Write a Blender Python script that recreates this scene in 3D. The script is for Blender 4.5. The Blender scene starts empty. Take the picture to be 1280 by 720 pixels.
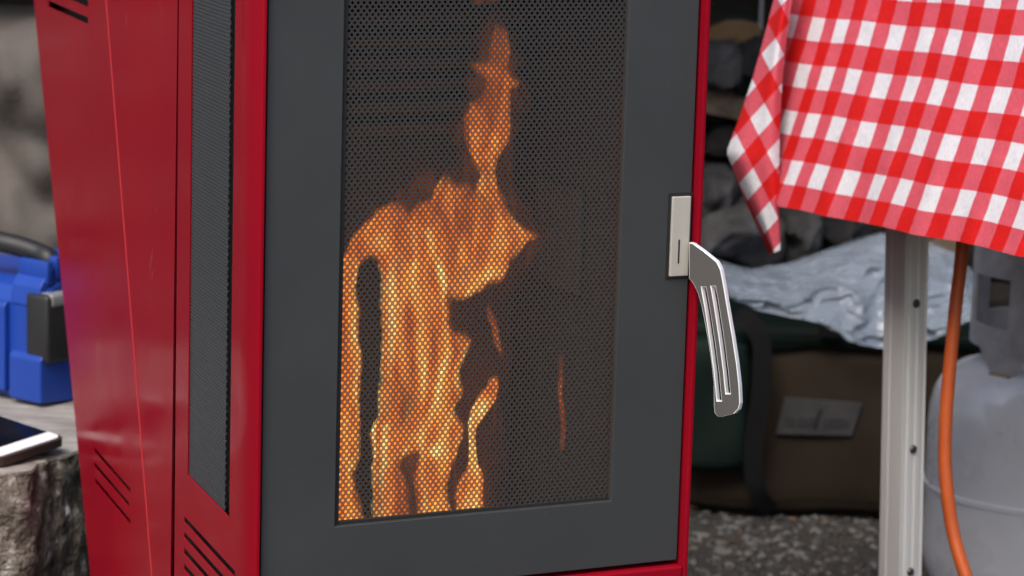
import bpy, bmesh, random
import numpy as np
from math import *
from mathutils import Vector, noise, geometry
random.seed(4)
scene = bpy.context.scene
COL = scene.collection

# ------------------------------------------------------------------ camera
F = 3500.0; PITCH = radians(10.05); ROLL = radians(1.7); HC = 1.10
fwd = Vector((0, cos(PITCH), -sin(PITCH)))
r0 = Vector((1, 0, 0)); u0 = Vector((0, sin(PITCH), cos(PITCH)))
RIGHT = r0 * cos(ROLL) + u0 * sin(ROLL)
UP = -r0 * sin(ROLL) + u0 * cos(ROLL)
CAM = Vector((0, 0, HC))
cd = bpy.data.cameras.new('camera'); cam = bpy.data.objects.new('camera', cd); COL.objects.link(cam)
from mathutils import Matrix
cam.matrix_world = Matrix(((RIGHT.x, UP.x, -fwd.x, 0), (RIGHT.y, UP.y, -fwd.y, 0), (RIGHT.z, UP.z, -fwd.z, HC), (0, 0, 0, 1)))
cd.sensor_width = 36; cd.lens = 36 * F / 1280; cd.clip_end = 2000; cd.clip_start = .05
cd.dof.use_dof = True; cd.dof.focus_distance = 2.47; cd.dof.aperture_fstop = 9.5
scene.camera = cam
# ------------------------------------------------------------------ light
SUN_EL = radians(52); SUN_AZ = radians(205)       # azimuth clockwise from +Y
w = bpy.data.worlds.new('World'); scene.world = w; w.use_nodes = True
nt = w.node_tree; bg = nt.nodes['Background']; sky = nt.nodes.new('ShaderNodeTexSky')
sky.sky_type = 'NISHITA'; sky.sun_disc = False; sky.sun_elevation = SUN_EL; sky.sun_rotation = SUN_AZ
sky.air_density = 1.0; sky.dust_density = 4.0; sky.ozone_density = 1.0
nt.links.new(sky.outputs[0], bg.inputs[0]); bg.inputs[1].default_value = .14
sd = bpy.data.lights.new('sun', 'SUN'); sun = bpy.data.objects.new('sun', sd); COL.objects.link(sun)
sd.energy = 1.1; sd.angle = radians(24); sd.color = (1, .95, .88)
sv = Vector((sin(SUN_AZ) * cos(SUN_EL), cos(SUN_AZ) * cos(SUN_EL), sin(SUN_EL)))
sun.rotation_euler = sv.to_track_quat('Z', 'Y').to_euler()
scene.view_settings.view_transform = 'Standard'; scene.view_settings.look = 'None'
scene.view_settings.exposure = 0.85; scene.view_settings.gamma = 1
scene.cycles.max_bounces = 8; scene.cycles.transparent_max_bounces = 24
scene.cycles.caustics_reflective = False; scene.cycles.caustics_refractive = False

# ------------------------------------------------------------------ helpers
def ray(px, py): return fwd + RIGHT * ((px - 640) / F) + UP * ((360 - py) / F)
def aty(px, py, y):
    d = ray(px, py); return CAM + d * (y / d.y)
def atz(px, py, z):
    d = ray(px, py); return CAM + d * ((z - HC) / d.z)
def onplane(px, py, p, n):
    d = ray(px, py); return CAM + d * ((p - CAM).dot(n) / d.dot(n))

def empty(name, loc, label=None, cat=None, group=None):
    o = bpy.data.objects.new(name, None); o.location = loc; COL.objects.link(o); o.empty_display_size = .05
    if label: tag(o, label, cat, group)
    return o
def tag(o, label=None, cat=None, group=None, kind=None):
    if label: o['label'] = label
    if cat: o['category'] = cat
    if group: o['group'] = group
    if kind: o['kind'] = kind
    return o
def root(o):
    while o.parent: o = o.parent
    return o
def mk(name, V, Fc, mat, parent=None, smooth=False, loc=None):
    """one mesh object from world-space vertices; a child keeps its thing's origin"""
    base = Vector(root(parent).location) if parent else Vector(loc if loc is not None else (0, 0, 0))
    me = bpy.data.meshes.new(name)
    if isinstance(V, np.ndarray):
        V = V - np.array(base)
        me.from_pydata(V.tolist(), [], Fc)
    else:
        me.from_pydata([tuple(Vector(v) - base) for v in V], [], Fc)
    me.update()
    if mat: me.materials.append(mat)
    if smooth: me.shade_smooth()
    o = bpy.data.objects.new(name, me); COL.objects.link(o)
    if parent: o.parent = parent
    else: o.location = base
    return o
def mkbm(name, bm, mat, parent=None, smooth=False, loc=None):
    bmesh.ops.recalc_face_normals(bm, faces=bm.faces)
    bm.verts.index_update()
    V = [v.co.copy() for v in bm.verts]; Fc = [[v.index for v in f.verts] for f in bm.faces]
    bm.free()
    o = mk(name, V, Fc, mat, parent, False, loc)
    if smooth: o.data.shade_smooth(); autosmooth(o)
    return o
def autosmooth(o, ang=40):
    me = o.data
    try: me.set_sharp_from_angle(angle=radians(ang))
    except Exception: pass
def boxf(bm, P, A, B, Cc, a0, a1, b0, b1, c0, c1, bev=0, seg=2):
    """box in frame (A,B,Cc) at P"""
    vs = [bm.verts.new(P + A * a + B * b + Cc * c) for a in (a0, a1) for b in (b0, b1) for c in (c0, c1)]
    fs = [bm.faces.new([vs[i] for i in q]) for q in ((0, 1, 3, 2), (4, 6, 7, 5), (0, 4, 5, 1), (2, 3, 7, 6), (0, 2, 6, 4), (1, 5, 7, 3))]
    if bev:
        es = list({e for f in fs for e in f.edges})
        bmesh.ops.recalc_face_normals(bm, faces=fs)
        bmesh.ops.bevel(bm, geom=es, offset=bev, segments=seg, affect='EDGES', profile=.5)
def extr(bm, loops, M, t, bev=0):
    """extrude a flat outline (loops[0]) with holes; M(u,v,h) -> world; thickness t from h=0 down to h=-t"""
    tris = geometry.tessellate_polygon([[Vector((u, v, 0)) for u, v in L] for L in loops])
    flat = [p for L in loops for p in L]
    top = [bm.verts.new(M(u, v, 0)) for u, v in flat]; bot = [bm.verts.new(M(u, v, -t)) for u, v in flat]
    for tr in tris:
        try: bm.faces.new([top[i] for i in tr]); bm.faces.new([bot[i] for i in reversed(tr)])
        except ValueError: pass
    k = 0
    for L in loops:
        n = len(L)
        for i in range(n):
            a, b = k + i, k + (i + 1) % n
            bm.faces.new([top[a], top[b], bot[b], bot[a]])
        k += n
def tube(bm, pts, rad, seg=12, cap=True):
    pts = [Vector(p) for p in pts]; rings = []
    for i, p in enumerate(pts):
        t = (pts[min(i + 1, len(pts) - 1)] - pts[max(i - 1, 0)]).normalized()
        x = t.cross(Vector((0, .3, 1))).normalized(); y = t.cross(x).normalized()
        r = rad[i] if isinstance(rad, (list, tuple)) else rad
        rings.append([bm.verts.new(p + x * (r * cos(2 * pi * k / seg)) + y * (r * sin(2 * pi * k / seg))) for k in range(seg)])
    for A, B in zip(rings, rings[1:]):
        for k in range(seg): bm.faces.new([A[k], A[(k + 1) % seg], B[(k + 1) % seg], B[k]])
    if cap: bm.faces.new(rings[0]); bm.faces.new(rings[-1][::-1])
def lathe(bm, c, prof, seg=48, cap=True):
    rings = [[bm.verts.new((c[0] + r * cos(2 * pi * k / seg), c[1] + r * sin(2 * pi * k / seg), z)) for k in range(seg)] for r, z in prof]
    for A, B in zip(rings, rings[1:]):
        for k in range(seg): bm.faces.new([A[k], A[(k + 1) % seg], B[(k + 1) % seg], B[k]])
    if cap: bm.faces.new(rings[0][::-1]); bm.faces.new(rings[-1])
def smoothpath(pts, n=6):
    out = []; P = [Vector(p) for p in pts]
    for i in range(len(P) - 1):
        a, b, c, d = P[max(i - 1, 0)], P[i], P[i + 1], P[min(i + 2, len(P) - 1)]
        for k in range(n):
            t = k / n
            out.append(.5 * ((2 * b) + (c - a) * t + (2 * a - 5 * b + 4 * c - d) * t * t + (3 * b - a - 3 * c + d) * t ** 3))
    out.append(P[-1]); return out

# ------------------------------------------------------------------ materials
def mat(name, col, rough=.5, metal=0, spec=.5, var=None, vscale=20, bump=0, bscale=200, coat=0, coatr=.1, stretch=None, rvar=0, sheen=0, wear=None):
    m = bpy.data.materials.new(name); m.use_nodes = True; t = m.node_tree; b = t.nodes['Principled BSDF']
    b.inputs['Base Color'].default_value = (*col, 1); b.inputs['Roughness'].default_value = rough
    b.inputs['Metallic'].default_value = metal; b.inputs['Specular IOR Level'].default_value = spec
    b.inputs['Coat Weight'].default_value = coat; b.inputs['Coat Roughness'].default_value = coatr
    if sheen: b.inputs['Sheen Weight'].default_value = sheen
    tc = t.nodes.new('ShaderNodeTexCoord'); mp = t.nodes.new('ShaderNodeMapping'); t.links.new(tc.outputs['Object'], mp.inputs[0])
    if stretch: mp.inputs['Scale'].default_value = stretch
    if var:
        n = t.nodes.new('ShaderNodeTexNoise'); n.inputs['Scale'].default_value = vscale; n.inputs['Detail'].default_value = 6
        n.inputs['Roughness'].default_value = .6
        t.links.new(mp.outputs[0], n.inputs['Vector'])
        r = t.nodes.new('ShaderNodeValToRGB'); r.color_ramp.elements[0].position = .3; r.color_ramp.elements[1].position = .7
        r.color_ramp.elements[0].color = (*col, 1); r.color_ramp.elements[1].color = (*var, 1)
        t.links.new(n.outputs[0], r.inputs[0]); t.links.new(r.outputs[0], b.inputs['Base Color'])
    if wear:      # sparse scuffs and specks: (colour, scale, threshold, stretch)
        wc, ws, wt, wst = wear
        mw = t.nodes.new('ShaderNodeMapping'); mw.inputs['Scale'].default_value = wst; mw.inputs['Rotation'].default_value = (.2, .35, .1); t.links.new(tc.outputs['Object'], mw.inputs[0])
        nw = t.nodes.new('ShaderNodeTexNoise'); nw.inputs['Scale'].default_value = ws; nw.inputs['Detail'].default_value = 8; nw.inputs['Roughness'].default_value = .75
        t.links.new(mw.outputs[0], nw.inputs['Vector'])
        rw = t.nodes.new('ShaderNodeMapRange'); rw.inputs['From Min'].default_value = wt; rw.inputs['From Max'].default_value = wt + .06; rw.inputs['To Max'].default_value = .55
        t.links.new(nw.outputs[0], rw.inputs[0])
        mxw = t.nodes.new('ShaderNodeMix'); mxw.data_type = 'RGBA'; mxw.inputs[7].default_value = (*wc, 1); t.links.new(rw.outputs[0], mxw.inputs[0])
        if b.inputs['Base Color'].links: t.links.new(b.inputs['Base Color'].links[0].from_socket, mxw.inputs[6])
        else: mxw.inputs[6].default_value = (*col, 1)
        t.links.new(mxw.outputs[2], b.inputs['Base Color'])
    if rvar:
        n3 = t.nodes.new('ShaderNodeTexNoise'); n3.inputs['Scale'].default_value = 9; n3.inputs['Detail'].default_value = 7; n3.inputs['Roughness'].default_value = .7
        t.links.new(mp.outputs[0], n3.inputs['Vector'])
        mr = t.nodes.new('ShaderNodeMapRange'); mr.inputs['From Min'].default_value = .35; mr.inputs['From Max'].default_value = .65
        mr.inputs['To Min'].default_value = max(0, rough - rvar); mr.inputs['To Max'].default_value = rough + rvar
        t.links.new(n3.outputs[0], mr.inputs[0]); t.links.new(mr.outputs[0], b.inputs['Roughness'])
    if bump:
        n2 = t.nodes.new('ShaderNodeTexNoise'); n2.inputs['Scale'].default_value = bscale; n2.inputs['Detail'].default_value = 4
        t.links.new(mp.outputs[0], n2.inputs['Vector'])
        bp = t.nodes.new('ShaderNodeBump'); bp.inputs['Strength'].default_value = bump; bp.inputs['Distance'].default_value = .004
        t.links.new(n2.outputs[0], bp.inputs['Height']); t.links.new(bp.outputs[0], b.inputs['Normal'])
    return m
M_red = mat('red_enamel', (.25, .004, .012), .19, 0, .03, var=(.215, .004, .013), vscale=3, bump=.03, bscale=6, rvar=.08, wear=((.33, .10, .11), 26, .66, (1, 1, .45)))
M_fold = mat('fold_highlight_red', (.34, .016, .022), .25, 0, .2)  # paler red puts the fold's highlight into the colour
M_door = mat('charcoal_paint', (.034, .036, .037), .5, 0, .35, var=(.041, .043, .044), vscale=7, bump=.03, bscale=900, rvar=.08, wear=((.10, .10, .10), 38, .67, (1, 1, .5)))
M_mesh = mat('perforated_steel', (.046, .0445, .0435), .5, .2, .4)
M_mesh.node_tree.nodes['Principled BSDF'].inputs['Alpha'].default_value = .83
M_grille = mat('grille_steel', (.040, .043, .047), .5, .1, .5)
M_black = mat('black_steel', (.006, .006, .006), .7)
M_soot = mat('sooty_steel', (.048, .050, .053), .9, var=(.066, .067, .07), vscale=12)
M_band = mat('reflection_band_grey', (.11, .105, .10), .8, var=(.08, .075, .07), vscale=14)
M_plate = mat('pale_plate_grey', (.11, .108, .106), .9, var=(.08, .078, .076), vscale=14)
M_nickel = mat('brushed_nickel', (.66, .62, .54), .36, .45, .5, var=(.56, .52, .45), vscale=60, stretch=(1, 1, .05))
M_lever = mat('lever_steel', (.165, .158, .15), .36, .7, .5, rvar=.06)
M_edge = mat('lever_edge_highlight', (.80, .80, .80), .3, .25, .5)  # near-white colour stands in for the glint along the lever edges
M_alu = mat('aluminium', (.74, .73, .70), .42, .3, .5, var=(.64, .63, .61), vscale=40, stretch=(1, 1, .04), rvar=.08)
M_screw = mat('dark_screw', (.10, .09, .08), .4, .8)
M_hose = mat('orange_rubber', (.47, .085, .012), .5, 0, .4, var=(.40, .07, .012), vscale=30, bump=.15, bscale=300)
M_tank = mat('grey_tank_paint', (.78, .77, .77), .30, .0, .5, var=(.68, .67, .67), vscale=6, bump=.04, bscale=20, rvar=.1, coat=.5, coatr=.1, wear=((.16, .13, .11), 16, .66, (1, 1, 3)))
M_collar = mat('collar_steel', (.55, .53, .535), .45, .2, .5, var=(.30, .285, .29), vscale=18)
M_brass = mat('valve_brass', (.30, .22, .10), .4, .8)
M_canvas = mat('brown_canvas', (.030, .021, .013), .9, 0, .2, var=(.020, .014, .009), vscale=9, bump=.3, bscale=400)
M_green = mat('dark_green_nylon', (.004, .013, .010), .7, 0, .15, var=(.004, .009, .007), vscale=7, bump=.25, bscale=160)
M_strap = mat('black_webbing', (.004, .004, .005), .7, 0, .2, bump=.3, bscale=700)
M_badge = mat('grey_badge', (.050, .048, .050), .8, 0, .15, var=(.036, .035, .037), vscale=25)
M_ink = mat('badge_ink', (.007, .007, .008), .8)
M_blue = mat('blue_plastic', (.011, .050, .31), .36, 0, .4, var=(.009, .042, .26), vscale=8, bump=.05, bscale=500)
M_rub = mat('black_rubber', (.012, .012, .013), .5, bump=.05, bscale=400)
M_greyp = mat('grey_plastic', (.20, .21, .22), .4)
M_case = mat('dark_phone_case', (.035, .024, .020), .5)
M_glass = mat('dark_phone_glass', (.003, .004, .010), .10, 0, .06)
M_white = mat('white_phone_face', (.80, .80, .80), .25)
M_silver = mat('silver_rim', (.6, .6, .62), .25, .9)
M_table = mat('table_top', (.5, .5, .48), .5)
M_tarp = mat('grey_brown_canvas', (.095, .082, .072), .8, var=(.068, .057, .049), vscale=5, bump=.3, bscale=150)
M_plank = mat('dark_planks', (.030, .022, .016), .9, var=(.016, .012, .009), vscale=10, stretch=(6, 6, .6), bump=.5, bscale=60)
M_shadesheet = mat('rusty_shade_sheet', (.12, .10, .09), .7, var=(.09, .06, .045), vscale=6)

def mat_gingham():
    m = bpy.data.materials.new('red_gingham'); m.use_nodes = True; t = m.node_tree; b = t.nodes['Principled BSDF']; L = t.links.new
    uv = t.nodes.new('ShaderNodeUVMap'); uv.uv_map = 'UVMap'
    sp = t.nodes.new('ShaderNodeSeparateXYZ'); L(uv.outputs[0], sp.inputs[0])
    def math_(op, a, bb=None):
        n = t.nodes.new('ShaderNodeMath'); n.operation = op
        for i, x in enumerate((a, bb)):
            if x is None: continue
            if isinstance(x, (int, float)): n.inputs[i].default_value = x
            else: L(x, n.inputs[i])
        return n.outputs[0]
    def stripe(s):     # 1 where the thread is red; white cell centred on integer uv
        f = math_('FRACT', math_('ADD', s, .25))
        return math_('GREATER_THAN', f, .5)
    su = stripe(sp.outputs[0]); sv_ = stripe(sp.outputs[1])
    wv = t.nodes.new('ShaderNodeTexNoise'); wv.inputs['Scale'].default_value = 60; wv.inputs['Detail'].default_value = 5
    L(uv.outputs[0], wv.inputs['Vector'])
    tot = math_('ADD', su, sv_)
    r = t.nodes.new('ShaderNodeValToRGB'); r.color_ramp.interpolation = 'CONSTANT'
    e = r.color_ramp.elements; e[0].position = 0; e[0].color = (.70, .69, .73, 1); e[1].position = .25; e[1].color = (.62, .09, .125, 1)
    x = e.new(.75); x.color = (.60, .006, .005, 1)
    L(math_('MULTIPLY', tot, .5), r.inputs[0])
    mx = t.nodes.new('ShaderNodeMix'); mx.data_type = 'RGBA'; mx.blend_type = 'MULTIPLY'; mx.inputs[0].default_value = .22
    L(r.outputs[0], mx.inputs[6]); L(wv.outputs[0], mx.inputs[7]); 
    th = t.nodes.new('ShaderNodeTexNoise'); th.inputs['Scale'].default_value = 1; th.inputs['Detail'].default_value = 3
    mpt = t.nodes.new('ShaderNodeMapping'); mpt.inputs['Scale'].default_value = (30, 9, 1); L(uv.outputs[0], mpt.inputs[0]); L(mpt.outputs[0], th.inputs['Vector'])
    mt = t.nodes.new('ShaderNodeMapRange'); mt.inputs['From Min'].default_value = .3; mt.inputs['From Max'].default_value = .7; mt.inputs['To Min'].default_value = .80; mt.inputs['To Max'].default_value = 1.06
    L(th.outputs[0], mt.inputs[0]); m3 = t.nodes.new('ShaderNodeMix'); m3.data_type = 'RGBA'; m3.blend_type = 'MULTIPLY'; m3.inputs[0].default_value = 1
    L(mx.outputs[2], m3.inputs[6]); L(mt.outputs[0], m3.inputs[7]); L(m3.outputs[2], b.inputs['Base Color'])
    b.inputs['Roughness'].default_value = .8; b.inputs['Specular IOR Level'].default_value = .25
    bp = t.nodes.new('ShaderNodeBump'); bp.inputs['Strength'].default_value = .25; bp.inputs['Distance'].default_value = .002
    n2 = t.nodes.new('ShaderNodeTexNoise'); n2.inputs['Scale'].default_value = 5; n2.inputs['Detail'].default_value = 6
    L(uv.outputs[0], n2.inputs['Vector']); L(n2.outputs[0], bp.inputs['Height']); L(bp.outputs[0], b.inputs['Normal'])
    return m
M_ging = mat_gingham()

def mat_flame():
    m = bpy.data.materials.new('flame'); m.use_nodes = True; t = m.node_tree; L = t.links.new
    t.nodes.remove(t.nodes['Principled BSDF']); out = t.nodes['Material Output']
    ah = t.nodes.new('ShaderNodeAttribute'); ah.attribute_name = 'flame_heat'
    aa = t.nodes.new('ShaderNodeAttribute'); aa.attribute_name = 'flame_cover'
    tc = t.nodes.new('ShaderNodeTexCoord'); mp = t.nodes.new('ShaderNodeMapping'); mp.inputs['Scale'].default_value = (75, 75, 14)
    L(tc.outputs['Object'], mp.inputs[0])
    n = t.nodes.new('ShaderNodeTexNoise'); n.inputs['Scale'].default_value = 1; n.inputs['Detail'].default_value = 4; n.inputs['Distortion'].default_value = .6
    L(mp.outputs[0], n.inputs['Vector'])
    mr = t.nodes.new('ShaderNodeMapRange'); mr.inputs['From Min'].default_value = .33; mr.inputs['From Max'].default_value = .67
    mr.inputs['To Min'].default_value = -.22; mr.inputs['To Max'].default_value = .20; L(n.outputs[0], mr.inputs[0])
    ad = t.nodes.new('ShaderNodeMath'); ad.operation = 'ADD'; L(ah.outputs['Fac'], ad.inputs[0]); L(mr.outputs[0], ad.inputs[1])
    r = t.nodes.new('ShaderNodeValToRGB'); e = r.color_ramp.elements
    e[0].position = 0; e[0].color = (.10, .015, .002, 1); e[1].position = 1; e[1].color = (1, .74, .27, 1)
    for p, c in ((.25, (.36, .065, .008, 1)), (.5, (.72, .165, .018, 1)), (.75, (.95, .36, .06, 1))):
        x = e.new(p); x.color = c
    L(ad.outputs[0], r.inputs[0])
    em = t.nodes.new('ShaderNodeEmission'); em.inputs['Strength'].default_value = 1.1; L(r.outputs[0], em.inputs[0])
    tr = t.nodes.new('ShaderNodeBsdfTransparent'); mx = t.nodes.new('ShaderNodeMixShader')
    L(aa.outputs['Fac'], mx.inputs[0]); L(tr.outputs[0], mx.inputs[1]); L(em.outputs[0], mx.inputs[2]); L(mx.outputs[0], out.inputs['Surface'])
    return m
M_flame = mat_flame()

def mat_mottle(name, cols, scale, bump=.6, stretch=(1, 1, 1), rough=.9, detail=9):
    m = bpy.data.materials.new(name); m.use_nodes = True; t = m.node_tree; b = t.nodes['Principled BSDF']; L = t.links.new
    tc = t.nodes.new('ShaderNodeTexCoord'); mp = t.nodes.new('ShaderNodeMapping'); mp.inputs['Scale'].default_value = stretch
    L(tc.outputs['Object'], mp.inputs[0])
    n = t.nodes.new('ShaderNodeTexNoise'); n.inputs['Scale'].default_value = scale; n.inputs['Detail'].default_value = detail; n.inputs['Roughness'].default_value = .68
    L(mp.outputs[0], n.inputs['Vector'])
    r = t.nodes.new('ShaderNodeValToRGB'); e = r.color_ramp.elements; k = len(cols)
    e[0].position = .30; e[0].color = (*cols[0], 1); e[1].position = .70; e[1].color = (*cols[-1], 1)
    for i in range(1, k - 1):
        x = e.new(.30 + .40 * i / (k - 1)); x.color = (*cols[i], 1)
    L(n.outputs[0], r.inputs[0]); L(r.outputs[0], b.inputs['Base Color']); b.inputs['Roughness'].default_value = rough
    n2 = t.nodes.new('ShaderNodeTexNoise'); n2.inputs['Scale'].default_value = scale * 3; n2.inputs['Detail'].default_value = 6; L(mp.outputs[0], n2.inputs['Vector'])
    bp = t.nodes.new('ShaderNodeBump'); bp.inputs['Strength'].default_value = bump; bp.inputs['Distance'].default_value = .01
    L(n2.outputs[0], bp.inputs['Height']); L(bp.outputs[0], b.inputs['Normal'])
    return m
M_bark = mat_mottle('weathered_bark', [(.028, .022, .016), (.10, .082, .064), (.20, .18, .155), (.66, .65, .64)], 34, 1.0, (1.3, 1.3, 1.2))
M_top = mat_mottle('weathered_wood_top', [(.17, .15, .13), (.27, .25, .23), (.40, .385, .37)], 11, .5, (1, 3.5, 1))
M_gravel = mat_mottle('dark_gravel_soil', [(.012, .0105, .009), (.028, .025, .022), (.06, .056, .053)], 45, .8)
M_st = [mat('stone_grey_%s' % n, c, .85, var=v, vscale=60) for n, c, v in (('dark', (.022, .021, .02), (.04, .037, .035)), ('mid', (.085, .083, .08), (.13, .125, .12)), ('brown', (.04, .03, .02), (.03, .022, .016)))]
M_straw = mat('dry_needles', (.20, .10, .045), .8)

# ================================================================== ground and added shade shelter
R = 160
mk('ground', [(-R, -R, 0), (R, -R, 0), (R, R, 0), (-R, R, 0)], [(0, 1, 2, 3)], M_gravel)['kind'] = 'structure'
def stones():
    rnd = random.Random(9); V = []; Fc = []; mi = []
    base = [(1, 0, 0), (0, 1, 0), (-1, 0, 0), (0, -1, 0), (0, 0, 1), (.6, .6, .55), (-.6, .6, .5), (-.6, -.6, .55), (.6, -.6, .5)]
    fcs = [(0, 5, 4), (5, 1, 4), (1, 6, 4), (6, 2, 4), (2, 7, 4), (7, 3, 4), (3, 8, 4), (8, 0, 4)]
    for i in range(9000):
        if i < 7500: x = rnd.uniform(.15, .95); y = rnd.uniform(3.45, 4.75)
        else: x = rnd.uniform(-1.6, 2.2); y = rnd.uniform(1.6, 4.8)
        r = .0025 + .0065 * rnd.random() ** 2.2; a = rnd.uniform(0, 6.28); sx = rnd.uniform(.7, 1.3)
        k = len(V); ca, sa = cos(a), sin(a)
        for (p, q, s) in base:
            jx = rnd.uniform(.8, 1.2); u = p * r * sx * jx; v = q * r * jx
            V.append((x + u * ca - v * sa, y + u * sa + v * ca, s * r * .8 * jx))
        Fc += [[k + j for j in f] for f in fcs]; mi += [rnd.choice((0, 0, 1, 1, 2))] * 8
    o = mk('gravel', V, Fc, None); 
    for m in M_st: o.data.materials.append(m)
    o.data.polygons.foreach_set('material_index', mi); o['kind'] = 'stuff'
    tag(o, 'dark grey and brown gravel covering the ground under the table', 'gravel')
    V = []; Fc = []
    for i in range(46):
        x = rnd.uniform(.2, .9); y = rnd.uniform(3.5, 4.5); a = rnd.uniform(0, 6.28); l = rnd.uniform(.004, .018)
        d = Vector((cos(a), sin(a), 0)) * l; s = Vector((-sin(a), cos(a), 0)) * .0012; c = Vector((x, y, rnd.uniform(.004, .009)))
        k = len(V); V += [c - d - s, c - d + s, c + d + s, c + d - s, c - d * .1 + Vector((0, 0, .003))]; Fc += [(k, k + 1, k + 4), (k + 1, k + 2, k + 4), (k + 2, k + 3, k + 4), (k + 3, k, k + 4)]
    o = mk('dry_needles', V, Fc, M_straw); o['kind'] = 'stuff'; tag(o, 'scattered dry orange needles lying on the gravel', 'needles')
stones()

def shed():
    g = empty('shade_shed', (0, 5.35, 0), 'dark plank shed wall and added unseen cover shading the firewood', 'shed')
    rnd = random.Random(3); x = -2.2; me = None
    while x < 2.8:
        wd = rnd.uniform(.12, .17); bm = bmesh.new()
        boxf(bm, Vector((x, 5.35 + rnd.uniform(-.006, .006), 0)), Vector((1, 0, 0)), Vector((0, 1, 0)), Vector((0, 0, 1)), .003, wd - .003, 0, .022, 0, 1.35, .003, 1)
        mkbm('plank', bm, M_plank, g); x += wd
    for px in (-2.15, 2.75):
        bm = bmesh.new(); boxf(bm, Vector((px, 4.10, 0)), Vector((1, 0, 0)), Vector((0, 1, 0)), Vector((0, 0, 1)), -.05, .05, -.05, .05, 0, 1.11, .004, 1); mkbm('shade_post', bm, M_plank, g)
    bm = bmesh.new(); tilt = Vector((0, 1.9, .30)).normalized(); nrm = Vector((0, -tilt.z, tilt.y))  # unseen cover added overhead to shade bag, gravel and woodpile
    n = 100; P = Vector((-2.5, 3.97, 1.16))
    for side in (0, 1):
        for i in range(n + 1):
            xx = i * 5.6 / n
            for s in (0, 1.7): bm.verts.new(P + Vector((xx, 0, 0)) + tilt * s + nrm * (.012 * sin(i * pi / 2) - side * .004))
    bm.verts.ensure_lookup_table()
    for side in (0, 1):
        k = side * 2 * (n + 1)
        for i in range(n): bm.faces.new([bm.verts[k + 2 * i + q] for q in (0, 2, 3, 1)])
    mkbm('shade_roof', bm, M_shadesheet, g)
shed()

# ================================================================== stove
TH = radians(26); E1 = Vector((cos(TH), sin(TH), 0)); N1 = Vector((sin(TH), -cos(TH), 0))
TS = radians(20); E2 = Vector((-sin(TS), cos(TS), 0)); N2 = Vector((-cos(TS), -sin(TS), 0))
Z = Vector((0, 0, 1)); KS = 1.10 / 1.32
P0 = aty(323, 400, 2.8 * KS); P0.z = 0
def S(a, o, z): return P0 + E1 * a + N1 * o + Z * z
def SF(u, v, h): return S(u, h, v)                    # front plane
def SS(u, v, h): return P0 + E2 * u + N2 * h + Z * v  # left side plane (u runs backward)
WD = .429; ZB = .13; ZT = 1.06
def bB(z): return .4036 + .4244 * (z - .316)
def bC(z): return .7147 + .574 * (z - .2294)
stove = empty('wood_stove', S(.2, -.25, 0), 'red wood stove with a tall charcoal door and flames behind its mesh', 'stove')

# left side: front cheek with grille opening and slots
def rrect(u0, v0, u1, v1): return [(u0, v0), (u1, v0), (u1, v1), (u0, v1)]
GR0, GR1, GZ0, GZ1 = .1165, .2545, .456, .985
sl = [rrect(.070, z - .0026, .267, z + .0026) for z in (.4095, .394, .3785, .363)]
bm = bmesh.new(); extr(bm, [rrect(.0016, ZB, .3065, ZT), rrect(GR0 - .024, GZ0, GR1, GZ1)] + sl, SS, .0014)
o = mkbm('side_cheek', bm, M_red, stove)
bv = o.modifiers.new('bevel', 'BEVEL'); bv.width = .0011; bv.segments = 2; bv.limit_method = 'ANGLE'; bv.angle_limit = radians(50)
bm = bmesh.new(); boxf(bm, P0, E1, N1, Z, .0002, .0046, -.05, 0, ZB, ZT, .0014, 3); mkbm('front_edge', bm, M_red, stove, True)
# flared panel A-B-C : A..B turned in, B..C with slots
def quadsheet(name, pts, m, th=.003):
    bm = bmesh.new(); a, b, c, d = pts; nn = (b - a).cross(d - a).normalized()
    if nn.dot(N2) < 0: nn = -nn
    V = [bm.verts.new(p) for p in pts] + [bm.verts.new(p - nn * th) for p in pts]
    for q in ((0, 1, 2, 3), (7, 6, 5, 4), (0, 4, 5, 1), (1, 5, 6, 2), (2, 6, 7, 3), (3, 7, 4, 0)): bm.faces.new([V[i] for i in q])
    return mkbm(name, bm, m, stove)
bm = bmesh.new()
ua = .3385
extr(bm, [[(ua, ZB), (bB(ZB), ZB), (bB(ZT), ZT), (ua, ZT)]], lambda u, v, h: SS(u, v, h + (-.007) * max(0, (bB(v) - u) / (bB(v) - ua))), .0014)
o = mkbm('side_panel', bm, M_red, stove)
def slotc(ub, ue, z, t): return rrect(ub, z - t, ue, z + t)
s2 = [slotc(.508, .699, .377, .0026), slotc(.514, .700, .3605, .0026), slotc(.508, .694, .3435, .0026)]
s3 = [slotc(.737, .972, z, .0036) for z in (.843, .8615, .880)]
bm = bmesh.new()
extr(bm, [[(bB(ZB) + .002, ZB), (bC(ZB), ZB), (bC(ZT), ZT), (bB(ZT) + .002, ZT)]] + s2 + s3, lambda u, v, h: SS(u, v, h), .0014)
o = mkbm('flared_side_panel', bm, M_red, stove)
# rolled fold between the two
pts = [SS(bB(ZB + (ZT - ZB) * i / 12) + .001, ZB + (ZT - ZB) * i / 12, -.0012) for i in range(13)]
bm = bmesh.new(); tube(bm, pts, .0021, 12); mkbm('fold_edge', bm, M_fold, stove, True)
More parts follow.
